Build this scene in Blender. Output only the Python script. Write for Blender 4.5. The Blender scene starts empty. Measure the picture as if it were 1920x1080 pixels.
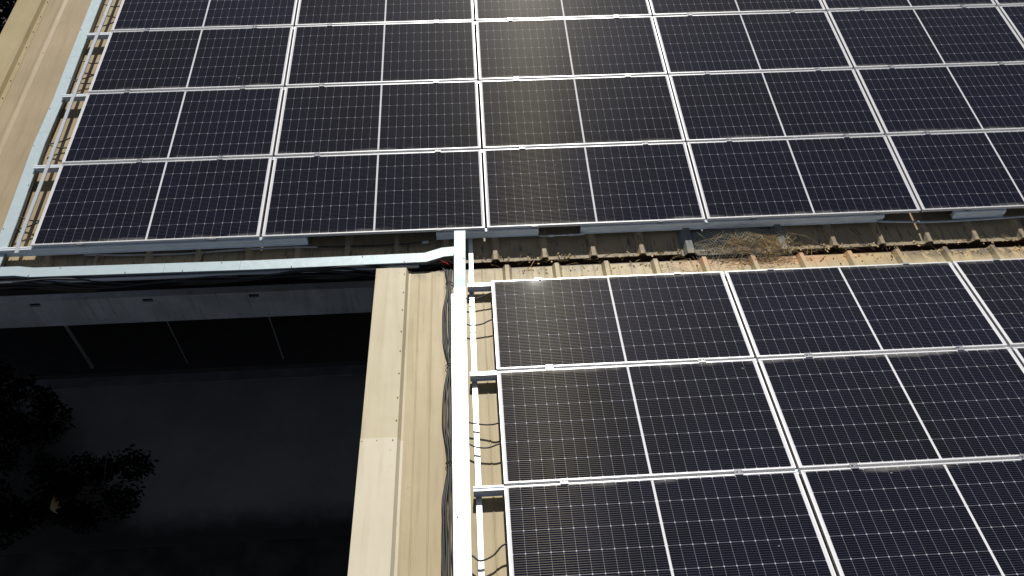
import bpy, math, random
from mathutils import Vector, Matrix
rnd = random.Random(7)
S = bpy.context.scene
COL = S.collection
R = math.radians

# ------------------------------------------------------------------ camera
cw = (4.482852, -6.017591, 5.846771)
RW = ((0.998190, -0.060054, 0.003226), (-0.042756, -0.746343, -0.664187), (0.042294, 0.662847, -0.747560))
cam = bpy.data.cameras.new('camera'); camo = bpy.data.objects.new('camera', cam); COL.objects.link(camo)
cam.sensor_width = 36; cam.lens = 36 * 1524.27 / 1920; cam.clip_start = .1; cam.clip_end = 2000
camo.matrix_world = Matrix(((RW[0][0], -RW[1][0], -RW[2][0], cw[0]), (RW[0][1], -RW[1][1], -RW[2][1], cw[1]),
                            (RW[0][2], -RW[1][2], -RW[2][2], cw[2]), (0, 0, 0, 1)))
S.camera = camo
# ------------------------------------------------------------------ sky, sun, exposure
SUN_EL, SUN_AZ = R(36.25), R(5.12)
wd = bpy.data.worlds.new('World'); S.world = wd; wd.use_nodes = True
sk = wd.node_tree.nodes.new('ShaderNodeTexSky'); sk.sky_type = 'NISHITA'; sk.sun_disc = False
sk.sun_elevation = SUN_EL; sk.sun_rotation = SUN_AZ; sk.dust_density = 1.2; sk.air_density = .7; sk.ozone_density = .6
bg = wd.node_tree.nodes['Background']; bw = wd.node_tree.nodes.new('ShaderNodeHueSaturation'); bw.inputs['Saturation'].default_value = .62
wd.node_tree.links.new(sk.outputs[0], bw.inputs['Color']); wd.node_tree.links.new(bw.outputs[0], bg.inputs[0]); bg.inputs[1].default_value = .05
sl = bpy.data.lights.new('sun', 'SUN'); sl.energy = 5; sl.angle = R(.55); sl.color = (1, .965, .90)
so = bpy.data.objects.new('sun', sl); COL.objects.link(so)
sd = Vector((math.sin(SUN_AZ) * math.cos(SUN_EL), math.cos(SUN_AZ) * math.cos(SUN_EL), math.sin(SUN_EL)))
so.rotation_euler = sd.to_track_quat('Z', 'Y').to_euler()
S.view_settings.view_transform = 'Standard'; S.view_settings.look = 'None'
S.view_settings.gamma = 1; S.view_settings.exposure = .35

# ------------------------------------------------------------------ frames of the two roofs
AL = 0.094037
A1 = Matrix.Rotation(AL, 4, 'X')                                   # far roof: u along the valley, v up the slope, w off the panels
A2 = Matrix.Translation((4.610297, -0.701382, -0.016925)) @ Matrix.Rotation(-AL, 4, 'X')   # near roof
SH1, SH2 = -.17, -.145                                             # roof sheet under the panel faces
RIB = .045
def P1(u, v, w): return A1 @ Vector((u, v, w))
def P2(u, v, w): return A2 @ Vector((u, v, w))

# ------------------------------------------------------------------ materials
class G:
    def __init__(s, name):
        s.m = bpy.data.materials.new(name); s.m.use_nodes = True
        s.t = s.m.node_tree; s.b = s.t.nodes['Principled BSDF']; s.out = s.t.nodes['Material Output']
    def n(s, kind, **kw):
        o = s.t.nodes.new(kind)
        for k, v in kw.items(): setattr(o, k, v)
        return o
    def put(s, sock, v):
        if isinstance(v, bpy.types.NodeSocket): s.t.links.new(v, sock)
        elif v is not None: sock.default_value = v
    def math(s, op, a, b=None, c=None, clamp=False):
        o = s.n('ShaderNodeMath', operation=op, use_clamp=clamp)
        s.put(o.inputs[0], a); s.put(o.inputs[1], b); s.put(o.inputs[2], c)
        return o.outputs[0]
    def mix(s, f, a, b, mode='MIX'):
        o = s.n('ShaderNodeMix', data_type='RGBA', blend_type=mode)
        s.put(o.inputs[0], f); s.put(o.inputs[6], a if not isinstance(a, tuple) else (*a, 1)); s.put(o.inputs[7], b if not isinstance(b, tuple) else (*b, 1))
        return o.outputs[2]
    def coords(s, which='Object'): return s.n('ShaderNodeTexCoord').outputs[which]
    def sep(s, v):
        o = s.n('ShaderNodeSeparateXYZ'); s.put(o.inputs[0], v); return o.outputs
    def mapping(s, v, scale=(1, 1, 1), loc=(0, 0, 0)):
        o = s.n('ShaderNodeMapping'); s.put(o.inputs[0], v); s.put(o.inputs[3], scale); s.put(o.inputs[1], loc); return o.outputs[0]
    def noise(s, v, scale, detail=3, rough=.55):
        o = s.n('ShaderNodeTexNoise'); s.put(o.inputs['Vector'], v); o.inputs['Scale'].default_value = scale
        o.inputs['Detail'].default_value = detail; o.inputs['Roughness'].default_value = rough; return o.outputs[0]
    def ramp(s, f, a, b): 
        o = s.n('ShaderNodeMapRange', interpolation_type='SMOOTHSTEP'); s.put(o.inputs[0], f); s.put(o.inputs[1], a); s.put(o.inputs[2], b); return o.outputs[0]
    def bump(s, h, strength, dist=.01):
        o = s.n('ShaderNodeBump'); s.put(o.inputs['Height'], h); o.inputs['Strength'].default_value = strength; o.inputs['Distance'].default_value = dist
        s.put(s.b.inputs['Normal'], o.outputs[0])
    def set(s, **kw):
        for k, v in kw.items():
            k = k.replace('_', ' ')
            if isinstance(v, tuple): v = (*v, 1)
            s.put(s.b.inputs[k], v)
        return s

PW, PH, GX, GY = 2.274, 1.1335, .024, .032
PX, PY1, PY2 = PW + GX, 1.1670, 1.1622

def mat_simple(name, c, rough=.5, metal=0., var=.12, scale=6, bump=0):
    g = G(name); v = g.coords(); f = g.noise(v, scale, 4)
    lo = tuple(x * (1 - var) for x in c); hi = tuple(min(1, x * (1 + var)) for x in c)
    g.set(Base_Color=g.mix(g.ramp(f, .3, .7), lo, hi), Roughness=rough, Metallic=metal)
    if bump: g.bump(g.noise(v, scale * 6, 4), bump)
    return g.m

def mat_sheet(name, ca, cb, streak, upper):
    g = G(name); v = g.coords(); x, y, z = g.sep(v)
    big = g.noise(v, 1.1, 4, .6)
    st = g.noise(g.mapping(v, (9, .55, 1)), 1.6, 5, .65)
    fine = g.noise(g.mapping(v, (60, 3, 1)), 1.5, 3, .6)
    speck = g.noise(v, 55, 2, .7)
    c = g.mix(g.ramp(big, .3, .72), ca, cb)
    c = g.mix(g.math('MULTIPLY', g.ramp(st, .48, .8), .55), c, streak)
    c = g.mix(g.math('MULTIPLY', g.ramp(fine, .55, .8), .18), c, streak)
    c = g.mix(g.math('MULTIPLY', g.ramp(speck, .66, .76), .35), c, tuple(k * .45 for k in streak))
    spot = g.ramp(g.noise(g.mapping(v, (5, 4, 5)), 1.5, 2, .5), .735, .76)
    c = g.mix(g.math('MULTIPLY', spot, .4), c, tuple(k * .6 for k in streak))
    if upper:   # wet grime and silt washed down to the valley edge
        lip = g.ramp(g.math('ADD', y, g.math('MULTIPLY', g.noise(g.mapping(v, (7, 3, 1)), 1.3, 5, .7), .5)), .16, -.06)
        c = g.mix(g.math('MULTIPLY', lip, .55), c, (.15, .14, .115))
        drip = g.noise(g.mapping(v, (26, 4, 1)), 1.2, 4, .7)
        m = g.math('MULTIPLY', g.ramp(drip, .55, .66), g.ramp(y, .1, -.12))
        c = g.mix(g.math('MULTIPLY', m, .7), c, (.035, .03, .025))
        c = g.mix(g.math('MULTIPLY', g.ramp(y, -.268, -.280), g.math('MULTIPLY', g.ramp(g.noise(g.mapping(v, (6, 6, 1)), 2.0, 5, .7), .35, .6), .7)), c, (.37, .295, .19))
    elif upper is False:
        edge = g.ramp(y, .12, .3)
        m = g.math('MULTIPLY', g.ramp(g.noise(g.mapping(v, (3, 2.4, 1), (3.1, 0, 0)), 2.2, 5, .7), .47, .6), edge)
        c = g.mix(g.math('MULTIPLY', m, .6), c, (.16, .125, .085))
        wt = g.math('MULTIPLY', g.ramp(x, 1.2, 4.0), edge)
        c = g.mix(g.math('MULTIPLY', wt, .6), c, (.40, .275, .13))
        ld = g.math('MULTIPLY', g.ramp(g.math('ADD', y, g.math('MULTIPLY', g.noise(g.mapping(v, (10, 6, 1)), 1.5, 5, .7), .06)), .335, .36), .75)
        c = g.mix(ld, c, (.09, .075, .055))
        rx = g.math('MULTIPLY', g.ramp(x, 1.7, 2.2), g.ramp(x, 4.2, 3.2))
        c = g.mix(g.math('MULTIPLY', g.math('MULTIPLY', rx, g.math('MULTIPLY', edge, g.ramp(g.noise(g.mapping(v, (4, 1.5, 1)), 1.4, 4, .6), .25, .55))), .65), c, (.43, .23, .125))
        gx = g.math('MULTIPLY', g.ramp(g.noise(g.mapping(v, (5, 2, 1), (.6, .2, 0)), 2.0, 5, .75), .42, .50), g.math('MULTIPLY', g.ramp(x, 3.9, 4.6), edge))
        c = g.mix(g.math('MULTIPLY', gx, .85), c, (.075, .065, .055))
    g.set(Base_Color=c, Roughness=g.math('ADD', .42, g.math('MULTIPLY', st, .25)))
    g.b.inputs['Specular IOR Level'].default_value = .2
    g.bump(g.math('ADD', g.math('MULTIPLY', big, 1.2), g.math('MULTIPLY', g.noise(g.mapping(v, (3, .6, 1)), 3, 2), .5)), .25, .012)
    return g.m

def mat_galv(name, c, metal=.35, rough=.38):
    g = G(name); v = g.coords()
    vo = g.n('ShaderNodeTexVoronoi'); g.put(vo.inputs['Vector'], g.mapping(v, (1, 1, 1))); vo.inputs['Scale'].default_value = 28
    sp = g.sep(vo.outputs['Color'])[0]
    big = g.noise(v, 5, 4, .6)
    f = g.math('ADD', g.math('MULTIPLY', sp, .3), g.math('MULTIPLY', g.ramp(big, .1, .9), .7))
    cc = g.mix(f, tuple(k * .93 for k in c), c)
    cc = g.mix(g.math('MULTIPLY', g.ramp(g.noise(v, 2.2, 5, .7), .62, .8), .12), cc, (.45, .42, .36))
    g.set(Base_Color=cc, Metallic=metal, Roughness=g.math('ADD', rough - .08, g.math('MULTIPLY', sp, .05)))
    return g.m

def mat_cells():
    g = G('solar_cells'); v = g.coords(); x, y, z = g.sep(v)
    oi = g.n('ShaderNodeObjectInfo').outputs
    xa = g.math('ABSOLUTE', g.math('SUBTRACT', x, PW / 2))
    xc = g.math('SUBTRACT', xa, .009)
    p = (PW / 2 - .009 - .031) / 12; q = (PH - .036) / 6
    yc = g.math('SUBTRACT', y, .018)
    dx = g.math('PINGPONG', xc, p / 2); dy = g.math('PINGPONG', yc, q / 2); dw = g.math('PINGPONG', yc, q / 20)
    vl = g.math('LESS_THAN', dx, .0010); hl = g.math('LESS_THAN', dy, .0014)
    dia = g.math('LESS_THAN', g.math('ADD', dx, dy), .0075)
    wire = g.math('LESS_THAN', dw, .00105)
    white = g.math('MAXIMUM', g.math('LESS_THAN', xa, .0095), g.math('GREATER_THAN', xa, PW / 2 - .031))
    line = g.math('MAXIMUM', vl, hl)
    cell = g.n('ShaderNodeTexWhiteNoise', noise_dimensions='3D')
    cv = g.n('ShaderNodeCombineXYZ'); g.put(cv.inputs[0], g.math('FLOOR', g.math('DIVIDE', xc, p))); g.put(cv.inputs[1], g.math('FLOOR', g.math('DIVIDE', yc, q))); g.put(cv.inputs[2], oi['Random'])
    g.put(cell.inputs['Vector'], cv.outputs[0])
    off = g.n('ShaderNodeVectorMath', operation='ADD'); g.put(off.inputs[0], v); g.put(off.inputs[1], oi['Location'])
    pv = off.outputs[0]
    tint = g.math('ADD', g.math('MULTIPLY', g.ramp(g.noise(pv, .9, 3), .3, .7), .5), g.math('MULTIPLY', oi['Random'], .5))
    base = g.mix(tint, (.0030, .0036, .0054), (.0026, .0034, .0142))
    base = g.mix(g.math('MULTIPLY', cell.outputs['Value'], .45), base, (.0054, .0060, .0140))
    base = g.mix(g.math('MULTIPLY', wire, .75), base, (.066, .067, .080))
    base = g.mix(line, base, (.19, .19, .225))
    base = g.mix(dia, base, (.36, .36, .40))
    base = g.mix(white, base, (.58, .58, .61))
    # dust: fine specks, patches, and a silt line along the low frame
    sp = g.ramp(g.noise(pv, 200, 2, .8), .66, .74)
    patch = g.noise(pv, 2.3, 5, .65)
    silt = g.ramp(g.math('ADD', y, g.math('MULTIPLY', g.noise(g.mapping(pv, (5, 5, 5)), 1.5, 5, .7), -.06)), .03, -.004)
    silt = g.math('MULTIPLY', silt, g.ramp(g.noise(pv, 1.7, 4), .42, .62))
    d = g.math('ADD', g.math('MULTIPLY', sp, .022), g.math('MULTIPLY', g.ramp(patch, .5, .85), .004))
    d = g.math('MAXIMUM', d, g.math('MULTIPLY', silt, .30))
    base = g.mix(d, base, (.34, .33, .30))
    drop = g.ramp(g.noise(pv, 11, 1, .4), .825, .835)
    base = g.mix(g.math('MULTIPLY', drop, .35), base, (.45, .44, .40))
    g.set(Base_Color=base, Roughness=.33, Coat_Weight=.55)
    g.b.inputs['Specular IOR Level'].default_value = .003
    g.b.inputs['Specular Tint'].default_value = (1, .90, .74, 1)
    g.b.inputs['Coat IOR'].default_value = 1.34
    g.b.inputs['Coat Roughness'].default_value = .022
    # round silver wires along the panel: a highlight drawn out across them
    w2 = g.n('ShaderNodeBsdfPrincipled'); w2.inputs['Base Color'].default_value = (.52, .47, .32, 1); w2.inputs['Metallic'].default_value = 1
    w2.inputs['Roughness'].default_value = .40; w2.inputs['Anisotropic'].default_value = .97
    vt = g.n('ShaderNodeVectorTransform', vector_type='VECTOR', convert_from='OBJECT', convert_to='WORLD'); vt.inputs[0].default_value = (0, 1, 0)
    nm = g.n('ShaderNodeVectorMath', operation='NORMALIZE'); g.put(nm.inputs[0], vt.outputs[0]); g.put(w2.inputs['Tangent'], nm.outputs[0])
    ms = g.n('ShaderNodeMixShader'); g.put(ms.inputs[0], g.math('MULTIPLY', wire, .040)); g.put(ms.inputs[1], g.b.outputs[0]); g.put(ms.inputs[2], w2.outputs[0])
    g.t.links.new(ms.outputs[0], g.out.inputs[0])
    return g.m

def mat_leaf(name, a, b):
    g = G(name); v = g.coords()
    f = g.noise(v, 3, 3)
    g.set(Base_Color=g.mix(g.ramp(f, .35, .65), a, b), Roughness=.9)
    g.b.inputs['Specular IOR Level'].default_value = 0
    return g.m

def mat_pave():
    g = G('worn_paving'); v = g.coords(); x, y, z = g.sep(v)
    n = g.noise(v, 1.1, 5, .65)
    c = g.mix(g.ramp(n, .3, .7), (.155, .148, .138), (.205, .198, .185))
    c = g.mix(g.math('MULTIPLY', g.ramp(g.noise(v, 30, 2, .6), .66, .72), .35), c, (.32, .30, .27))
    # shade painted into the slab: fades near black towards its left and near sides
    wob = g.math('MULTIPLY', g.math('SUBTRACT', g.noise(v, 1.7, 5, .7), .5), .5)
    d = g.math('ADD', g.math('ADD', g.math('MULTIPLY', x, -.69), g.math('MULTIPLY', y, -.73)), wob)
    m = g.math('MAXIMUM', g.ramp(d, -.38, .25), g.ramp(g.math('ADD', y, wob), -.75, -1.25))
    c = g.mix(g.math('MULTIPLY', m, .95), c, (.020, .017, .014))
    g.set(Base_Color=c, Roughness=.9); g.bump(n, .2); return g.m

def mat_ledge():
    g = G('damp_concrete'); v = g.coords(); x, y, z = g.sep(v)
    c = g.mix(g.ramp(g.noise(v, 2.2, 5, .65), .3, .7), (.34, .34, .335), (.47, .47, .465))
    dr = g.noise(g.mapping(v, (14, 14, .7)), 1.3, 4, .65)
    c = g.mix(g.math('MULTIPLY', g.ramp(dr, .5, .72), .45), c, (.13, .125, .12))
    c = g.mix(g.math('MULTIPLY', g.ramp(g.noise(v, 40, 2, .6), .64, .72), .5), c, (.12, .115, .11))
    g.set(Base_Color=c, Roughness=.88); return g.m

M = dict(
    cells=mat_cells(),
    frame=mat_simple('anodised_frame', (.62, .62, .63), .38, .2, .05, 9),
    rail=mat_simple('rail_aluminium', (.68, .735, .785), .36, .15, .06, 7),
    sheet1=mat_sheet('weathered_tan_sheet', (.30, .238, .15), (.36, .288, .185), (.19, .145, .095), True),
    sheet2=mat_sheet('cream_sheet', (.305, .25, .148), (.36, .298, .18), (.21, .163, .095), False),
    cap1=mat_sheet('tan_capping', (.31, .25, .14), (.37, .305, .18), (.24, .18, .10), None),
    cap2=mat_sheet('cream_capping', (.36, .312, .208), (.405, .355, .248), (.27, .22, .14), None),
    cap3=mat_sheet('pale_capping', (.42, .378, .28), (.46, .42, .325), (.33, .28, .19), None),
    light=mat_sheet('aged_fibreglass', (.13, .145, .145), (.19, .205, .205), (.07, .08, .075), True),
    tray=mat_galv('galvanised_tray', (.48, .575, .61), .25, .44),
    clamp=mat_simple('bright_clamp', (.75, .75, .76), .17, .85, .05, 20),
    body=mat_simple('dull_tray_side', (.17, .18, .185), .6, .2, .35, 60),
    strip=mat_galv('earthing_strip', (.55, .58, .61), .4, .4),
    bolt=mat_simple('steel_bolt', (.42, .42, .43), .35, .9),
    screw=mat_simple('dark_screw', (.10, .09, .08), .5, .4),
    cable=mat_simple('black_cable', (.010, .010, .010), .6, 0, .2),
    sleeve=mat_simple('black_plastic_sleeve', (.012, .012, .014), .22, 0, .2),
    cablegrey=mat_simple('grey_cable', (.30, .31, .31), .45, 0, .15),
    conduit=mat_simple('grey_conduit', (.40, .45, .50), .35, .5),
    redwire=mat_simple('red_wire', (.45, .03, .04), .4),
    greenwire=mat_simple('green_yellow_wire', (.07, .065, .02), .45),
    gutter=mat_simple('rusty_gutter', (.07, .045, .03), .7, 0, .4, 8),
    straw=mat_simple('dry_straw', (.40, .28, .13), .7, 0, .4, 14),
    mesh=mat_simple('wire_netting', (.33, .35, .31), .5, .1),
    concrete=mat_ledge(),
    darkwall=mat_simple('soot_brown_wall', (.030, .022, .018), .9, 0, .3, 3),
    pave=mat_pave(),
    soil=mat_simple('dark_soil', (.030, .026, .021), .95, 0, .55, 2.2, .4),
    post=mat_simple('painted_post', (.22, .20, .18), .6),
    wall=mat_simple('side_wall_paint', (.30, .26, .20), .8, 0, .15, 2),
    bark=mat_simple('bark', (.05, .04, .03), .9, 0, .3, 10),
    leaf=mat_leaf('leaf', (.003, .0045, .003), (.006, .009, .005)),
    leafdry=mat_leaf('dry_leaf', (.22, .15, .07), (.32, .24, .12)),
)

# ------------------------------------------------------------------ mesh collector
class MB:
    def __init__(s): s.v = []; s.f = []
    def add(s, vs, fs):
        k = len(s.v); s.v += [Vector(a) for a in vs]; s.f += [tuple(i + k for i in f) for f in fs]; return s
    def box(s, x0, x1, y0, y1, z0, z1):
        return s.add([(x0, y0, z0), (x1, y0, z0), (x1, y1, z0), (x0, y1, z0), (x0, y0, z1), (x1, y0, z1), (x1, y1, z1), (x0, y1, z1)],
                     [(0, 3, 2, 1), (4, 5, 6, 7), (0, 1, 5, 4), (1, 2, 6, 5), (2, 3, 7, 6), (3, 0, 4, 7)])
    def prism(s, prof, axis, a, b):          # closed profile swept along local x ('x': (v,w)) or y ('y': (u,w))
        n = len(prof)
        pt = (lambda t, p: (t, p[0], p[1])) if axis == 'x' else (lambda t, p: (p[0], t, p[1]))
        vs = [pt(a, p) for p in prof] + [pt(b, p) for p in prof]
        return s.add(vs, [(i, (i + 1) % n, n + (i + 1) % n, n + i) for i in range(n)] + [tuple(range(n))[::-1], tuple(range(n, 2 * n))])
    def tube(s, pts, r, n=6, cap=True):
        pts = [Vector(p) for p in pts]; rings = []; up = Vector((0, 0, 1))
        for i, p in enumerate(pts):
            t = (pts[min(i + 1, len(pts) - 1)] - pts[max(i - 1, 0)]).normalized()
            a = t.cross(up if abs(t.z) < .95 else Vector((1, 0, 0))).normalized(); b = a.cross(t)
            rr = r[i] if isinstance(r, (list, tuple)) else r
            rings.append([p + (a * math.cos(2 * math.pi * k / n) + b * math.sin(2 * math.pi * k / n)) * rr for k in range(n)])
        vs = [q for rg in rings for q in rg]; fs = []
        for i in range(len(pts) - 1):
            fs += [(i * n + k, i * n + (k + 1) % n, (i + 1) * n + (k + 1) % n, (i + 1) * n + k) for k in range(n)]
        if cap: fs += [tuple(range(n)), tuple(range((len(pts) - 1) * n, len(pts) * n))[::-1]]
        return s.add(vs, fs)
    def sweep(s, pts, prof, up):             # mitred sweep of profile (side, height) along points
        pts = [Vector(p) for p in pts]; up = Vector(up).normalized(); n = len(prof); vs = []
        seg = [(pts[i + 1] - pts[i]).normalized() for i in range(len(pts) - 1)]
        for i, p in enumerate(pts):
            a = seg[max(i - 1, 0)]; b = seg[min(i, len(seg) - 1)]; t = (a + b).normalized()
            side = t.cross(up).normalized(); hh = side.cross(t).normalized()
            flat = (a - up * a.dot(up)).normalized(); fl2 = (b - up * b.dot(up)).normalized()
            c = max(.5, math.sqrt(max(0, (1 + flat.dot(fl2)) / 2)))
            vs += [p + side * (q[0] / c) + hh * q[1] for q in prof]
        fs = []
        for i in range(len(pts) - 1):
            fs += [(i * n + k, i * n + (k + 1) % n, (i + 1) * n + (k + 1) % n, (i + 1) * n + k) for k in range(n)]
        fs += [tuple(range(n))[::-1], tuple(range((len(pts) - 1) * n, len(pts) * n))]
        return s.add(vs, fs)
    def cyl(s, c, r, h, n=8):
        vs = [(c[0] + r * math.cos(2 * math.pi * k / n), c[1] + r * math.sin(2 * math.pi * k / n), c[2] + d) for d in (0, h) for k in range(n)]
        return s.add(vs, [(k, (k + 1) % n, n + (k + 1) % n, n + k) for k in range(n)] + [tuple(range(n))[::-1], tuple(range(n, 2 * n))])
    def data(s, name, mat, smooth=False, recalc=True):
        me = bpy.data.meshes.new(name); me.from_pydata([tuple(v) for v in s.v], [], s.f); me.update()
        if recalc:
            import bmesh
            b = bmesh.new(); b.from_mesh(me); bmesh.ops.recalc_face_normals(b, faces=b.faces); b.to_mesh(me); b.free()
        if smooth: me.polygons.foreach_set('use_smooth', [True] * len(me.polygons))
        me.materials.append(mat); return me
    def build(s, name, mat, parent=None, matrix=None, smooth=False, recalc=True):
        if parent is None and matrix is None:        # world-space thing: put its origin at its base
            n = len(s.v); c = Vector((sum(v.x for v in s.v) / n, sum(v.y for v in s.v) / n, min(v.z for v in s.v)))
            s.v = [v - c for v in s.v]; matrix = Matrix.Translation(c)
        elif parent is not None and matrix == 'world':  # world-space verts under a translated root
            inv = parent.matrix_basis.inverted(); s.v = [inv @ v for v in s.v]; matrix = None
        o = bpy.data.objects.new(name, s.data(name, mat, smooth, recalc)); COL.objects.link(o)
        if parent is not None: o.parent = parent
        if matrix is not None: o.matrix_basis = matrix
        return o

def tag(o, label=None, cat=None, group=None, kind=None):
    for k, v in (('label', label), ('category', cat), ('group', group), ('kind', kind)):
        if v: o[k] = v
    return o
def empty(name, matrix, label=None, cat=None, group=None, kind=None):
    o = bpy.data.objects.new(name, None); COL.objects.link(o); o.matrix_basis = matrix; o.empty_display_size = .2
    return tag(o, label, cat, group, kind)
def bez(pts, n=8):                                   # Catmull-Rom through the points
    p = [Vector(a) for a in pts]; p = [p[0] * 2 - p[1]] + p + [p[-1] * 2 - p[-2]]; out = []
    for i in range(1, len(p) - 2):
        for k in range(n):
            t = k / n; a, b, c, d = p[i - 1:i + 3]
            out.append(.5 * ((2 * b) + (c - a) * t + (2 * a - 5 * b + 4 * c - d) * t * t + (3 * b - a - 3 * c + d) * t ** 3))
    return out + [p[-2]]

# ================================================================== SETTING: ground, yard
GZ = -4.2
tag(MB().add([(-300, -300, GZ - .02), (300, -300, GZ - .02), (300, 300, GZ - .02), (-300, 300, GZ - .02)], [(0, 1, 2, 3)]).build('ground', M['soil']), kind='structure')
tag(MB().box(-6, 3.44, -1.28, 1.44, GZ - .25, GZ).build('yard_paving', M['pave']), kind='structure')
tag(MB().box(-6, 3.44, 1.27, 1.44, GZ + .004, GZ + .02).build('drain_strip', mat_simple('drain_concrete', (.13, .13, .132), .9, 0, .2, 3)), kind='structure')

# ================================================================== ROOF SHEETS
def roof_profile(u0, u1, rib0, pitch, base, skip=()):
    """open profile of a trapezoid-rib sheet with small stiffening swages between the ribs"""
    pts = [(u0, base)]; k = math.ceil((u0 - rib0) / pitch - .2)
    while True:
        c = rib0 + k * pitch
        if c > u1 - .05: break
        hr = .012 if c < -.8 else RIB
        if c - .04 > u0 and not any(a < c < b for a, b in skip):
            pts += [(c - .048, base), (c - (.020 if hr > .02 else .006), base + hr), (c + (.020 if hr > .02 else .006), base + hr), (c + .048, base)]
        for j in (1, 2, 3):
            x = c + pitch * j / 4
            if u0 + .01 < x < u1 - .02 and not any(a - .03 < x < b + .03 for a, b in skip):
                pts += [(x - .007, base), (x - .003, base + .0035), (x + .003, base + .0035), (x + .007, base)]
        k += 1
    pts.append((u1, base)); pts = [p for p in pts if u0 <= p[0] <= u1]
    return pts
def sheet_mesh(pts, v0, v1, t=.006):
    b = MB(); n = len(pts)
    top = [(u, v0, w) for u, w in pts] + [(u, v1, w) for u, w in pts]
    bot = [(u, v0, w - t) for u, w in pts] + [(u, v1, w - t) for u, w in pts]
    fs = [(i, i + 1, n + i + 1, n + i) for i in range(n - 1)] + [(2 * n + n + i, 2 * n + n + i + 1, 2 * n + i + 1, 2 * n + i) for i in range(n - 1)]
    fs += [(2 * n + i, 2 * n + i + 1, i + 1, i) for i in range(n - 1)] + [(n + i, n + i + 1, 3 * n + i + 1, 3 * n + i) for i in range(n - 1)]
    b.add(top + bot, fs); return b

# far building
far = empty('factory_building', Matrix.Translation((5, 4, GZ)), 'long low building under the far tan roof that carries the upper solar array', 'building')
def under(root, mat): return root.matrix_basis.inverted() @ mat
V1L = -.308
pr = roof_profile(-1.15, 6.62, .135, .505, SH1)
o = sheet_mesh(pr, V1L, 9.5).build('roof', M['sheet1'], far, under(far, A1))
o = sheet_mesh(roof_profile(7.73, 16, .135, .505, SH1), V1L, 9.5).build('roof', M['sheet1'], far, under(far, A1))
def bigrib(c): return [(c - .062, 0), (c - .034, RIB + .004), (c + .034, RIB + .004), (c + .062, 0)]
lp = [(6.60, 0)] + [(u, w) for u, w in bigrib(6.69)] + [(7.16, 0), (7.165, .006), (7.18, .006), (7.185, 0)] + bigrib(7.665) + [(7.75, 0)]
o = sheet_mesh([(u, w + SH1 + .008) for u, w in lp], V1L - .03, 9.5).build('skylight_sheet', M['light'], far, under(far, A1)); o['label'] = 'dull grey fibreglass sheet with broad side ribs'
b = MB(); capz = SH1 + RIB + .006
b.prism([(-1.45, capz - .16), (-1.45, capz + .004), (-1.30, capz + .006), (-1.135, capz), (-1.115, SH1 + .004), (-1.06, SH1 + .004), (-1.06, SH1 + .001), (-1.13, SH1 + .001), (-1.15, capz - .012), (-1.44, capz - .008), (-1.44, capz - .16)], 'y', V1L - .02, 9.5)
cap = b.build('edge_capping', M['cap1'], far, under(far, A1))
def screw(parent, mat, u, v, w):
    MB().cyl((0, 0, 0), .0065, .008).build('screw', M['screw'], parent, under(parent, mat @ Matrix.Translation((u, v, w))))
for k in range(16): screw(far, A1, -1.085, 1.2 + k * .32, SH1 + .003)
b = MB(); b.box(-1.35, 3.9, 4.0, 4.15, GZ, -.05); b.box(-7, -1.36, 4.0, 4.15, GZ, -.5); b.build('wall', M['darkwall'], far, 'world')  # second box: unseen wing wall, added to keep sun off the walkway beam
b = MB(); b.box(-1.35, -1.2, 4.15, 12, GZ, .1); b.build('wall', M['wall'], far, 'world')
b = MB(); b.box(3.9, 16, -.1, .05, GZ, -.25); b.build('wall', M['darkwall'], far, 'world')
b = MB()
for yy in (-.14, 1.3, 2.7): b.box(-1.3, 4.1, yy, yy + .06, -.34 + yy * .094, -.20 + yy * .094)
b.build('purlin', M['darkwall'], far, 'world')

# near building
near = empty('workshop_building', Matrix.Translation((8, -4, GZ)), 'building under the near cream roof that carries the lower solar array', 'building')
V2T = .328
sheet_mesh(roof_profile(-.86, 11, .178, .5045, SH2), -6.5, V2T).build('roof', M['sheet2'], near, under(near, A2))
cz = SH2 + RIB + .008
def flash(v0, v1, dz, name, mat='cap2'):
    z = cz + dz
    pf = [(-1.135, z - .20), (-1.135, z + .003), (-1.0, z + .004), (-.835, z), (-.812, SH2 + .004 + dz), (-.79, SH2 + .004 + dz), (-.79, SH2 + .001 + dz), (-.818, SH2 + .001 + dz), (-.84, z - .012), (-1.128, z - .008), (-1.128, z - .20)]
    return MB().prism(pf, 'y', v0, v1).build(name, M[mat], near, under(near, A2))
fl1 = flash(-1.775, V2T + .01, 0, 'edge_capping'); fl2 = flash(-6.5, -1.765, .007, 'edge_capping', 'cap3'); fl2['label'] = 'whiter lower length of edge capping'
for k in range(15): screw(near, A2, -.85, .25 - k * .262 + rnd.uniform(-.02, .02), cz - .001)
for u in (-1.12, -1.0, -.87): screw(near, A2, u, -1.79, cz + .004)
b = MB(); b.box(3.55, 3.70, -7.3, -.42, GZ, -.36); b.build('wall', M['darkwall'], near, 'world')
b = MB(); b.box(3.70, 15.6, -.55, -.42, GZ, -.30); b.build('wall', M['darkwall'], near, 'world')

# valley gutter
b = MB(); g0, g1 = 3.75, 15.6
b.prism([(-.24, -.22), (-.24, -.46), (-.42, -.46), (-.42, -.22), (-.43, -.22), (-.43, -.47), (-.23, -.47), (-.23, -.22)], 'x', g0, g1)
tag(b.build('valley_gutter', M['gutter']), 'dark rusty gutter trough in the slot between the two roofs', 'gutter')

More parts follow.
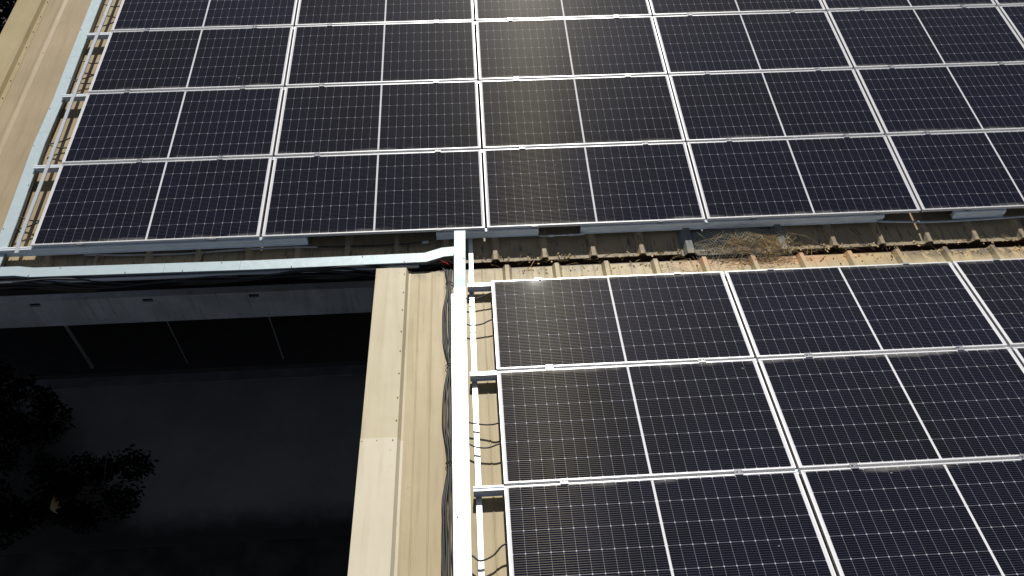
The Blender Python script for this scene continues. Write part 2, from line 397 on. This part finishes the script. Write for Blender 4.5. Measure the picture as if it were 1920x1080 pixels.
# verandah below the far eave
ver = empty('covered_walkway', Matrix.Translation((.5, 2.5, GZ)), 'shaded concrete walkway below the far eave with a beam and thin posts', 'walkway')
slots = [-1.51, -.01, 1.42]
b = MB(); xs = [-7]
for sx in slots: xs += [sx - .07, sx + .07]
xs.append(3.08)
b.box(-7, 3.08, 1.5, 1.62, -2.53, -2.49); b.box(-7, 3.08, 1.5, 1.62, -3.02, -2.60)
for i in range(0, len(xs), 2): b.box(xs[i], xs[i + 1], 1.5, 1.62, -2.60, -2.53)
beam = b.build('beam', M['concrete'], ver, 'world')
for sx in slots:
    q = MB(); q.box(sx - .068, sx + .068, 1.53, 1.60, -2.598, -2.532)
    q.build('drain_hole', M['cable'], beam, under(ver, Matrix.Identity(4)))
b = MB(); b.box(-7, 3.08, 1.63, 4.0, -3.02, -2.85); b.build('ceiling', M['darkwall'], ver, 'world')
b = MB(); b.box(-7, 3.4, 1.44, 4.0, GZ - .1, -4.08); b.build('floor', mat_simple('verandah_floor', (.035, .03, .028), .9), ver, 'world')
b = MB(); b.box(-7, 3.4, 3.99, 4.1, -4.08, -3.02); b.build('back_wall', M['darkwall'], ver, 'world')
for px, r in ((-1.33, .024), (.07, .008), (1.50, .010)):
    q = MB(); q.tube([(px, 1.56, -4.08), (px, 1.56, -3.02)], r, 8); q.cyl((px, 1.56, -4.08), r * 1.3, .02)
    q.build('post', M['post'], ver, 'world')

# ================================================================== SOLAR PANELS
def frame_data():
    b = MB(); l = .0128
    for y0, y1 in ((0, l), (PH - l, PH)): b.box(0, PW, y0, y1, -.035, 0)
    for x0, x1 in ((0, l), (PW - l, PW)): b.box(x0, x1, l, PH - l, -.035, -.0004)
    # lower flange
    b.box(l, PW - l, l, l + .016, -.035, -.033); b.box(l, PW - l, PH - l - .016, PH - l, -.035, -.033)
    return b.data('frame', M['frame'])
def glass_data():
    b = MB(); l = .0129
    b.box(l, PW - l, l, PH - l, -.0075, -.0022)
    return b.data('glass', M['cells'])
FR, GL = frame_data(), glass_data()
ORD = ['leftmost', 'second from left', 'third from left', 'fourth from left', 'fifth from left', 'rightmost']
ROWU = ['lowest row by the valley', 'second row from the valley', 'third row from the valley', 'top row']
ROWL = ['top row by the valley', 'middle row', 'bottom row']
def panel(mat, label, group):
    e = empty('solar_panel', mat, label, 'solar panel', group)
    for nm, me in (('frame', FR), ('glass', GL)):
        c = bpy.data.objects.new(nm, me); COL.objects.link(c); c.parent = e
    return e
for j in range(4):
    for i in range(5 if j < 2 else 6):
        lab = f'dark solar panel of the far array, {ORD[i]}, {ROWU[j]}'
        jit = Matrix.Translation((rnd.uniform(-.002, .002) + (.003 if i == 2 else 0), rnd.uniform(-.003, .003), rnd.uniform(-.001, .0003))) @ Matrix.Rotation(rnd.uniform(-.0008, .0008), 4, 'Z') @ Matrix.Rotation(rnd.uniform(-.0012, .0012), 4, 'X')
        panel(A1 @ Matrix.Translation((i * PX + GX / 2, j * PY1 + (PY1 - PH) / 2, 0)) @ jit, lab, 'solar panels of the far array')
for j in range(3):
    for i in range(3 if j < 2 else 2):
        lab = f'dark solar panel of the near array, {ORD[i]}, {ROWL[j]}'
        jit = Matrix.Translation((rnd.uniform(-.002, .002), rnd.uniform(-.003, .003), rnd.uniform(-.001, .0003))) @ Matrix.Rotation(math.pi + rnd.uniform(-.0008, .0008), 4, 'Z') @ Matrix.Rotation(rnd.uniform(-.0012, .0012), 4, 'X')
        panel(A2 @ Matrix.Translation((i * PX + GX / 2 + PW, -j * PY2 - (PY2 - PH) / 2, 0)) @ jit, lab, 'solar panels of the near array')

# ================================================================== RAILS WITH CLAMPS
def rail_prof(top, bot, y=0, plain=False):
    h = top - bot
    if plain:
        return [(y + a, top + c * h) for a, c in ((-.022, 0), (-.022, -.94), (-.034, -.94), (-.034, -1), (.034, -1), (.034, -.94), (.022, -.94), (.022, 0), (.006, 0), (.006, -.12), (-.006, -.12), (-.006, 0))]
    return [(y + a, top + c * h) for a, c in ((-.020, 0), (-.020, -.16), (-.024, -.20), (-.024, -.50), (-.018, -.56), (-.018, -.88), (-.034, -.92), (-.034, -1),
            (.034, -1), (.034, -.92), (.018, -.88), (.018, -.56), (.024, -.50), (.024, -.20), (.020, -.16), (.020, 0), (.006, 0), (.006, -.12), (-.006, -.12), (-.006, 0))]
def clamp(parent, u, v, gap, end=0):
    """a mid clamp between two rows; end=-1/+1: an end clamp gripping one frame only"""
    b = MB(); L = .032; h = gap / 2
    if end <= 0: b.box(u - L, u + L, v + h - .003, v + h + .010, .0008, .0045)
    if end >= 0: b.box(u - L, u + L, v - h - .010, v - h + .003, .0008, .0045)
    b.box(u - L, u + L, v - h + .003, v - h + .006, -.022, .0045); b.box(u - L, u + L, v + h - .006, v + h - .003, -.022, .0045)
    b.box(u - L, u + L, v - h + .006, v + h - .006, -.022, -.018)
    b.cyl((u, v, -.018), .0075, .022, 6)
    return b.build('clamp', M['clamp'], parent)
def rail(mat, segs, v, top, bot, label, group, plain=True):
    root = empty('mounting_rail', mat @ Matrix.Translation((segs[0][0], v, 0)), label, 'rail', group)
    b = MB()
    for a, c in segs: b.prism(rail_prof(top, bot, 0, plain), 'x', a - segs[0][0], c - segs[0][0])
    b.build('rail_profile', M['rail'], root)
    return root, segs[0][0]
GR1, GR2 = 'rails under the far array', 'rails under the near array'
T1, B1, T2, B2 = -.0355, SH1 + RIB + .001, -.0355, SH2 + RIB + .001
TF = B1 + .026                                                     # rows up the slope stand on low feet
cl1 = {1: [(0, .375), (0, .757)], 2: [(0, .215), (0, .786)]}
names1 = [None, 'silver rail under the joint between the two far-array rows nearest the valley', 'silver rail under the joint between the second and third far-array rows', 'silver rail under the joint below the top far-array row']
for j in (1, 2, 3):
    r, u0 = rail(A1, [(-.30, 13.8)], j * PY1, T1, TF, names1[j], GR1)
    for k in (0, 4, 9, 14, 20):
        q = MB(); u = .135 + .505 * k - u0; q.box(u - .022, u + .022, -.034, .034, B1, B1 + .005); q.box(u - .022, u + .022, -.0195, -.0145, B1 + .005, TF); q.box(u - .022, u + .022, .0145, .0195, B1 + .005, TF); q.build('foot', M['rail'], r)
    for i in range(6):
        for f in (.205, .80):
            f2 = f + rnd.uniform(-.012, .012)
            if j == 1 and i == 0: f2 = .375 if f < .5 else .757
            if i * PX + f2 * PW < 12.2: clamp(r, i * PX + f2 * PW - u0, 0, PY1 - PH)
segs = [((-.32, 2.76), 'long silver rail under the far array edge, running from the tray corner'),
        ((4.08, 5.14), 'short silver rail under the far array edge, behind the top of the upright trunking'),
        ((5.58, 8.80), 'silver rail under the far array edge above the wire netting'),
        ((9.56, 10.12), 'shortest silver rail under the far array edge, right of the netting'),
        ((10.9, 13.0), 'silver rail under the far array edge at the right side of the photo')]
for (a, c), lab in segs[:4]:
    r, u0 = rail(A1, [(a, c)], .012, T1, B1, lab, GR1, False)
    for i in range(6):
        for f in (.22, .80):
            u = i * PX + f * PW
            if a < u < c: clamp(r, u - u0, -.010, .012, -1)
        if a < i * PX < c and i:
            b = MB(); b.box(i * PX - u0 - .010, i * PX - u0 + .010, -.030, -.012, -.05, -.02); b.cyl((i * PX - u0, -.032, -.035), .008, .02, 6)
            b.build('grounding_clip', M['strip'], r)
names2 = ['silver rail under the valley edge of the near array', 'silver rail under the joint between the top and middle near-array rows', 'silver rail under the joint between the middle and bottom near-array rows']
for j in (0, 1, 2):
    r, u0 = rail(A2, [(-.225, 9.3)], -j * PY2 - (.022 if j == 0 else 0), T2, B2, names2[j], GR2)
    for i in range(3):
        for f in (.20, .80):
            u = i * PX + f * PW + rnd.uniform(-.02, .02)
            if j == 0: clamp(r, u - u0, .010, .012, 1)
            else: clamp(r, u - u0, 0, PY2 - PH)

# ================================================================== CABLE TRAYS
def trunking(pts, w, h, up, label, seams, screws, body_drop=.0, flange=None):
    n = len(pts); c = Vector(pts[0])
    root = empty('cable_trunking', Matrix.Translation(c), label, 'cable tray', 'galvanised cable trays')
    hw = w / 2
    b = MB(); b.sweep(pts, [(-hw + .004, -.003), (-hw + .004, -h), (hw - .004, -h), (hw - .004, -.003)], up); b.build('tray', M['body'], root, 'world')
    # lid in lengths, split at the seams (given as point indices with fractions)
    dense = []; seglen = []
    P = [Vector(p) for p in pts]; tot = sum((P[i + 1] - P[i]).length for i in range(n - 1))
    def at(d):
        for i in range(n - 1):
            L = (P[i + 1] - P[i]).length
            if d <= L or i == n - 2: return P[i].lerp(P[i + 1], d / L)
            d -= L
    cuts = [0] + [s * tot for s in seams] + [tot]
    acc = [0]
    for i in range(n - 1): acc.append(acc[-1] + (P[i + 1] - P[i]).length)
    for a, e in zip(cuts[:-1], cuts[1:]):
        pl = [at(a + (.0012 if a else 0))] + [P[i] for i in range(n) if a + .01 < acc[i] < e - .01] + [at(e - (.0012 if e < tot else 0))]
        q = MB(); q.sweep(pl, [(-hw, .0015), (-hw, -.011), (-hw + .0025, -.011), (-hw + .0025, -.0015), (hw - .0025, -.0015), (hw - .0025, -.011), (hw, -.011), (hw, .0015)], up)
        q.build('lid', M['tray'], root, 'world')
    upv = Vector(up).normalized()
    for d, sside in screws:
        p = at(d * tot); t = (at(min(d * tot + .02, tot)) - at(max(0, d * tot - .02))).normalized(); sdv = t.cross(upv).normalized()
        q = p + sdv * (hw - .014) * sside; MB().tube([q + upv * .001, q + upv * .006], .0055, 7).build('screw', M['screw'], root, 'world')
    return root
n1 = P1(0, 0, 1) - P1(0, 0, 0); n2 = P2(0, 0, 1) - P2(0, 0, 0)
ZL = -.07
trunking([P1(u, v, ZL) for u, v in ((-.327, -.30), (-.33, .38), (-.366, 1.56), (-.350, 2.33), (-.362, 2.98), (-.372, 4.28), (-.40, 6.5))], .125, .050, n1,
         'pale galvanised cable tray running up the left side of the far array', [.30, .50, .82], [(.09, -1), (.18, 1), (.27, -1), (.36, -1), (.44, 1), (.58, -1), (.7, 1)])
ZH = -.088
trunking([P1(u, v, ZH) for u, v in ((-.42, -.236), (-.10, -.236), (.06, -.262), (2.27, -.284), (3.97, -.276), (4.145, -.218), (4.262, -.21))], .115, .052, n1,
         'pale galvanised cable tray running along the far eave above the dark yard', [.38, .54, .915], [(.10, 1), (.16, -1), (.30, 1), (.42, 1), (.50, -1), (.65, 1), (.8, -1), (.89, 1)])
Vp = [P2(-.311, -6.5, -.03), P2(-.309, -3.03, -.03), P2(-.300, -.06, -.03), (4.327, -.052, .032)]
trunking(Vp, .112, .10, n2, 'white sunlit cable trunking standing out between the yard capping and the near array',
         [.33, .62, .80], [(.45, -1), (.55, -1), (.70, 1), (.78, -1), (.95, 1), (.9, -1)])
# lower flange of the trunking, left side
b = MB(); b.sweep([P2(-.372, -6.5, -.075), P2(-.372, -.10, -.075)], [(-.012, .001), (-.012, -.001), (.012, -.001), (.012, .001)], n2)
tag(b.build('flat_bar', M['strip']), 'thin galvanised bar along the left flank of the white trunking', 'metal bar')

# ================================================================== EARTHING STRIPS
b = MB(); b.sweep([P1(u, v, -.018) for u, v in ((-.115, -.06), (-.135, .10), (-.140, 1.17), (-.156, 2.33), (-.155, 3.5), (-.147, 4.3), (-.147, 6))], [(-.019, 0), (-.019, -.015), (.019, -.015), (.019, 0)], n1)
tag(b.build('earthing_strip', M['strip']), 'narrow grey metal strip lying across the rail ends of the far array', 'metal strip', 'earthing strips')
b = MB(); b.sweep([P1(4.425, .12, -.128), P1(4.43, -.20, -.135)] + [P2(-.182, .31, -.118)] + [P2(u, v, -.108) for u, v in ((-.185, .20), (-.187, -.8), (-.186, -2.2), (-.187, -3.05), (-.188, -5))], [(-.022, 0), (-.022, -.012), (.022, -.012), (.022, 0)], n2)
st = tag(b.build('earthing_strip', M['strip']), 'narrow white metal strip beside the near array, passing under its rail ends', 'metal strip', 'earthing strips')
# ================================================================== CABLES
def cable(pts, r, label, group=None, mat='cable', name='cable', n=6, cat='cable'):
    o = MB().tube(bez(pts, 7), r, n).build(name, M[mat], smooth=True)
    return tag(o, label, cat, group)
# bundle down the left flank of the upright trunking
bun = empty('cable_bundle', Matrix.Translation(P2(-.41, -1.6, SH2)), 'thick bundle of black cables tied along the left side of the white trunking', 'cable bundle')
ties = [.10, -.98, -2.02, -3.6]
for k in range(7):
    pts = []; v = .30
    while v > -6.3:
        dt = min(abs(v - t) for t in ties); loose = min(1, dt / .35)
        u = -.405 + (k - 3) * (.005 + .0125 * loose) * (1 if k % 2 else .8) - .018 * loose + rnd.uniform(-.004, .004)
        pts.append(P2(u, v, SH2 + .012 + (k % 3) * .011 + .006 * loose)); v -= .14
    q = MB().tube(bez(pts, 4), .0085, 6).build('cable', M['greenwire'] if k == 3 else M['cable'], bun, 'world', smooth=True)
for t in ties[:3]:
    pts = [P2(-.405 + .036 * math.cos(a), t, SH2 + .024 + .03 * math.sin(a)) for a in [i * math.pi / 6 for i in range(13)]]
    MB().tube(pts, .004, 5).build('cable_tie', M['cable'], bun, 'world')
# black cables and sleeve draped along the far eave below the tray
eave = empty('cable_bundle', Matrix.Translation(P1(2, -.36, -.2)), 'black cables sagging along the dark eave under the horizontal tray', 'cable bundle')
for k in range(4):
    pts = []; u = -.6; ph = rnd.uniform(0, 6)
    while u < 4.02:
        sag = .022 * math.sin(u * 2.1 + ph) + .018 * math.sin(u * 4.3 + k)
        pts.append(P1(u, -.368 - .010 * (k % 3) + .6 * sag, -.140 - .013 * k + 1.25 * sag)); u += .22
    pts += [P1(4.08, -.33 + .004 * k, -.165 - .004 * k), P1(4.14, -.335 - .02 * k, -.16), P1(4.185, -.40 - .03 * k, -.175)]
    MB().tube(bez(pts, 4), .010 if k != 2 else .014, 6).build('cable', M['sleeve'] if k % 2 else M['cable'], eave, 'world', smooth=True)
b = MB(); pts = [P1(-.6, -.345, -.121), P1(1.2, -.357, -.124), P1(3.90, -.352, -.122)]
b.sweep(pts, [(-.014, .001), (-.014, -.002), (.012, -.002), (.014, -.018), (.017, -.018), (.014, .001)], n1)
tag(b.build('eave_trim', M['strip']), 'thin bright metal trim along the far eave, half hidden by black cables', 'trim')
b = MB()   # plastic sheet hanging from the eave
nu, nv = 60, 5; vs = []
for i in range(nu + 1):
    u = -.6 + 4.65 * i / nu
    for jj in range(nv + 1):
        t = jj / nv
        vs.append(P1(u, -.352 + .02 * math.sin(u * 5 + t * 2) * t - .015 * math.sin(u * 2.3), -.19 - t * (.09 + .02 * math.sin(u * 1.7)) + .008 * math.sin(u * 9)))
b.add(vs, [(i * (nv + 1) + jj, (i + 1) * (nv + 1) + jj, (i + 1) * (nv + 1) + jj + 1, i * (nv + 1) + jj + 1) for i in range(nu) for jj in range(nv)])
tag(b.build('plastic_sheet', M['sleeve'], smooth=True), 'wrinkled black plastic sheet hanging from the far eave over the yard', 'plastic sheet')
# red wire ends at the tray joint
b = MB()
for k in range(4):
    p = P1(4.12 + .02 * k, -.315 - .012 * k, -.10)
    b.tube([p, p + Vector((.012, -.012, .006)), p + Vector((.02 + .006 * k, -.035, -.016))], .0028, 5)
tag(b.build('red_wire', M['redwire'], smooth=True), 'short red wire ends poking out below the tray joint', 'wire')
# grey cables and conduits under the far array edge
cable([P1(.5, -.03, -.128), P1(.9, -.045, -.140), P1(1.45, -.05, -.150), P1(2.0, -.04, -.138), P1(2.5, -.04, -.130), P1(2.86, -.05, -.128)], .011, 'pale grey cable sagging under the lower edge of the leftmost far panels', 'cables under the far array edge', 'cablegrey')
cable([P1(2.86, -.052, -.124), P1(3.0, -.05, -.135), P1(3.4, -.05, -.146), P1(3.75, -.05, -.138), P1(3.93, -.05, -.122)], .010, 'dark cable sagging in the gap between two far rails, left of the trunking top', 'cables under the far array edge', 'sleeve')
b = MB(); b.tube([P1(3.93, -.05, -.122), P1(4.0, -.05, -.118)], .017, 8); tag(b.build('cable_connector', M['conduit'], smooth=True), 'grey plug connector at the end of the dark sagging cable', 'connector')
b = MB(); b.tube([P1(5.15, -.045, -.105), P1(5.62, -.045, -.102)], .009, 8); b.tube([P1(5.24, -.045, -.105), P1(5.31, -.045, -.1045)], .015, 8); b.tube([P1(5.45, -.045, -.103), P1(5.50, -.045, -.103)], .015, 8)
tag(b.build('conduit', M['strip'], smooth=True), 'short shiny conduit with couplings bridging two far rails', 'conduit')
cable([P1(8.75, -.03, -.105), P1(9.1, -.045, -.115), P1(9.3, -.05, -.122), P1(9.7, -.045, -.126), P1(10.1, -.04, -.118), P1(10.6, -.03, -.105), P1(11.2, -.03, -.10)], .013, 'grey conduit sagging under the far array edge at the right', None, 'conduit', 'conduit', 8, 'conduit')
# module leads bridging the gap beside the near array
leads2 = [(-.17, -.14, .03, 'uppermost thin black lead beside the top near-array panel'), (-.52, -.50, .035, 'lower thin black lead beside the top near-array panel'),
          (-1.66, -1.70, .03, 'upper black lead beside the middle near-array panel'), (-1.88, -1.91, .05, 'lower drooping black lead beside the middle near-array panel'),
          (-2.86, -2.80, .06, 'drooping black lead beside the bottom near-array panel')]
for va, vb, sag, lab in leads2:
    cable([P2(-.262, va, -.06), P2(-.24, va - .012, -.06), P2(-.19, va - sag * .8, -.062), P2(-.10, va - sag * .75 + (vb - va) * .5, -.06), P2(-.03, vb - .01, -.045), P2(.03, vb + .01, -.04)], .007, lab, 'leads beside the near array')
leads1 = [(.44, 'first black lead up from the tray corner'), (.36, 'brown sagging lead next to the lowest rail end'), (1.52, 'black lead just above the second rail end from the valley'),
          (1.62, 'crossing black lead above the second rail end from the valley'), (2.62, 'black lead just above the third rail end'), (2.72, 'crossing lead above the third rail end'), (3.0, 'upper black lead between the third and fourth rail ends'), (3.76, 'black lead above the fourth rail end'), (4.16, 'topmost black lead by the far tray')]
for k, (v, lab) in enumerate(leads1):
    d = (.05, -.05)[k % 2]
    cable([P1(-.275, v + d, -.09), P1(-.23, v + d * .6, -.095), P1(-.15, v, -.10), P1(-.06, v - d * .5, -.08), P1(.03, v - d, -.05)], .007, lab + ' on the far roof', 'leads beside the far array')

# ================================================================== WIRE NETTING, STRAW
def hexmesh(u0, u1, v0, v1, s, hfun, r):
    b = MB(); seen = set(); dx = s * math.sqrt(3); dy = 1.5 * s
    nj = int((v1 - v0) / dy) + 1; ni = int((u1 - u0) / dx) + 1
    for j in range(nj):
        for i in range(ni):
            cx = u0 + i * dx + (dx / 2 if j % 2 else 0); cy = v0 + j * dy
            c = [(cx + s * math.sin(k * math.pi / 3), cy + s * math.cos(k * math.pi / 3)) for k in range(6)]
            for k in range(6):
                a, e = c[k], c[(k + 1) % 6]; key = (round((a[0] + e[0]) * 500), round((a[1] + e[1]) * 500))
                if key in seen: continue
                seen.add(key); b.tube([hfun(*a), hfun(*e)], r, 3, False)
    return b
def hf(u, v):
    w = SH1 + .055 + .018 * math.sin(u * 9 + v * 4) + .012 * math.sin(u * 17 + 2) + .02 * max(0, math.sin((u - 6.7) * 3))
    return P1(u + .05 * (v + .1) , v, w - .25 * max(0, -v - .28))
tag(hexmesh(6.77, 7.72, -.43, -.05, .017, hf, .0017).build('wire_netting', M['mesh'], recalc=False), 'crumpled hexagonal wire netting lying on the grey skylight sheet', 'netting')
def straws(spots, n, rmin, rmax, lmin, lmax, spread, flat):
    b = MB()
    for _ in range(n):
        u, v, w, surf = spots()
        a = rnd.gauss(0, spread); l = rnd.uniform(lmin, lmax); tilt = rnd.uniform(-flat, flat)
        d = Vector((math.cos(a) * math.cos(tilt), math.sin(a) * math.cos(tilt), math.sin(tilt))); p = surf(u, v, w)
        k = Vector((rnd.uniform(-1, 1), rnd.uniform(-1, 1), rnd.uniform(0, 1))) * l * .12; r = rnd.uniform(rmin, rmax)
        b.tube([p - d * l / 2, p + k, p + d * l / 2], [r, r, r * .4], 3, False)
    return b
def pile():
    t = rnd.random(); u = 7.36 + rnd.gauss(0, .21); v = -.29 + rnd.gauss(0, .065) - .10 * (u - 7.38)
    return u, v, SH1 + .05 + abs(rnd.gauss(0, .028)), P1
tag(straws(pile, 170, .0014, .0028, .10, .40, .6, .3).build('straw_pile', M['straw'], recalc=False), 'loose heap of dry straw and twigs caught on the wire netting', 'straw heap')
def gap():
    u = rnd.choice([rnd.uniform(4.6, 8), rnd.uniform(6.8, 8.4), rnd.uniform(7.5, 11)])
    return u, -.30 + rnd.gauss(0, .035), SH1 - .02 + rnd.uniform(-.03, .03), P1
def lowstraw():
    return rnd.uniform(1.6, 3.3), .26 + rnd.gauss(0, .07), SH2 + .012, P2
bb = straws(gap, 210, .0014, .003, .05, .20, .8, .5)
b2 = straws(lowstraw, 90, .0014, .0026, .05, .16, .9, .1); bb.add(b2.v, b2.f)
for _ in range(520):                                   # dead leaf scraps caught along the slot
    if rnd.random() < .6: p = P1(rnd.uniform(4.5, 11.2), -.295 + rnd.gauss(0, .022), SH1 + .006 + rnd.uniform(0, .012))
    else: p = P2(rnd.uniform(.3, 6.2), .31 - abs(rnd.gauss(0, .05)), SH2 + .006)
    a = Vector((rnd.gauss(0, 1), rnd.gauss(0, 1), rnd.gauss(0, .35))).normalized(); t = a.cross(Vector((0, 0, 1))).normalized(); l = rnd.uniform(.012, .04)
    bb.add([p, p + a * l * .5 + t * l * .3, p + a * l + Vector((0, 0, l * .3)), p + a * l * .5 - t * l * .3], [(0, 1, 2, 3)])
tag(bb.build('straw_litter', M['straw'], recalc=False), kind='stuff', label='scattered straw litter along the slot between the roofs', cat='straw')
b = MB()
for (u, v), (u2, v2), r in (((8.42, -.10), (8.60, -.36), .004), ((8.46, -.10), (8.62, -.37), .004)):
    q = MB().tube(bez([P1(u, v, SH1 + .06), P1((u + u2) / 2 + .01, (v + v2) / 2, SH1 + .035), P1(u2, v2, SH1 + .01)], 4), r, 5)
    b.add(q.v, q.f)
tag(b.build('twig', M['bark']), 'pair of forked dry twigs on the far sheet near the gutter', 'twig')

# ================================================================== TREES AND SHRUBS
def foliage(c, rad, n, size, clumps=14):
    b = MB(); cs = []
    for _ in range(clumps):
        d = Vector((rnd.gauss(0, 1), rnd.gauss(0, 1), rnd.gauss(0, .8))).normalized() * rnd.uniform(.35, .95)
        cs.append((Vector((c[0] + d.x * rad[0], c[1] + d.y * rad[1], c[2] + d.z * rad[2])), rnd.uniform(.25, .5)))
    for _ in range(n):
        q, s = rnd.choice(cs); d = Vector((rnd.gauss(0, 1), rnd.gauss(0, 1), rnd.gauss(0, 1))).normalized() * rnd.uniform(.4, 1) * s
        p = q + Vector((d.x * rad[0], d.y * rad[1], d.z * rad[2]))
        a = Vector((rnd.gauss(0, 1), rnd.gauss(0, 1), rnd.gauss(0, .6))).normalized(); t = a.orthogonal().normalized(); l = size * rnd.uniform(.6, 1.3)
        b.add([p, p + a * l * .5 + t * l * .22, p + a * l, p + a * l * .5 - t * l * .22], [(0, 1, 2, 3)])
    return b
def tree(x, y, h, rad, n, size, label, group, name='tree'):
    root = empty(name, Matrix.Translation((x, y, GZ)), label, 'tree' if name == 'tree' else 'shrub', group)
    b = MB(); top = Vector((x, y, GZ + h - rad[2] * .6)); base = Vector((x, y, GZ))
    b.tube(bez([base, base.lerp(top, .5) + Vector((.06 * h * .3, 0, 0)), top], 4), [.06 * h * .35 * (1 - .08 * k) for k in range(9)], 7)
    for k in range(5):
        a = k * 1.3; e = top + Vector((math.cos(a) * rad[0] * .7, math.sin(a) * rad[1] * .7, rad[2] * rnd.uniform(-.1, .6)))
        s = base.lerp(top, .55 + .08 * k); b.tube([s, s.lerp(e, .5) + Vector((0, 0, .08)), e], [.03 * h * .3, .02 * h * .3, .006], 5)
    b.build('trunk', M['bark'], root, 'world')
    foliage((x, y, GZ + h - rad[2] * .8), rad, n, size).build('crown', M['leaf'], root, 'world', recalc=False)
    return root
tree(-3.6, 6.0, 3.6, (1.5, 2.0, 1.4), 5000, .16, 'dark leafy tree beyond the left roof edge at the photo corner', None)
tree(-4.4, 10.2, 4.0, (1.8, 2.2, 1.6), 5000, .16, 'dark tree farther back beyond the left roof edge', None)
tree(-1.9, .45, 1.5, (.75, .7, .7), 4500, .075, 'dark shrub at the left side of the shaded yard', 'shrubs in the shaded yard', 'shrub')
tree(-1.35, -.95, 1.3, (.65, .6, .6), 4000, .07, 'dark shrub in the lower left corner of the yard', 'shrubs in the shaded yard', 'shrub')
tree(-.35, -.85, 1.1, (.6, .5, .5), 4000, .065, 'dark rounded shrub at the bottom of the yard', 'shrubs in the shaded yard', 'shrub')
b = MB()
base = Vector((-.80, -1.15, GZ + .9))
for k in range(9):
    a = -.6 + k * .25; d = Vector((math.cos(a), math.sin(a), .25)); t = d.cross(Vector((0, 0, 1))).normalized(); l = rnd.uniform(.10, .2)
    b.add([base, base + d * l * .5 + t * .012, base + d * l, base + d * l * .5 - t * .012], [(0, 1, 2, 3)])
tag(b.build('dry_frond', M['leafdry'], recalc=False), 'small dry brown frond catching light in the dark yard', 'frond')
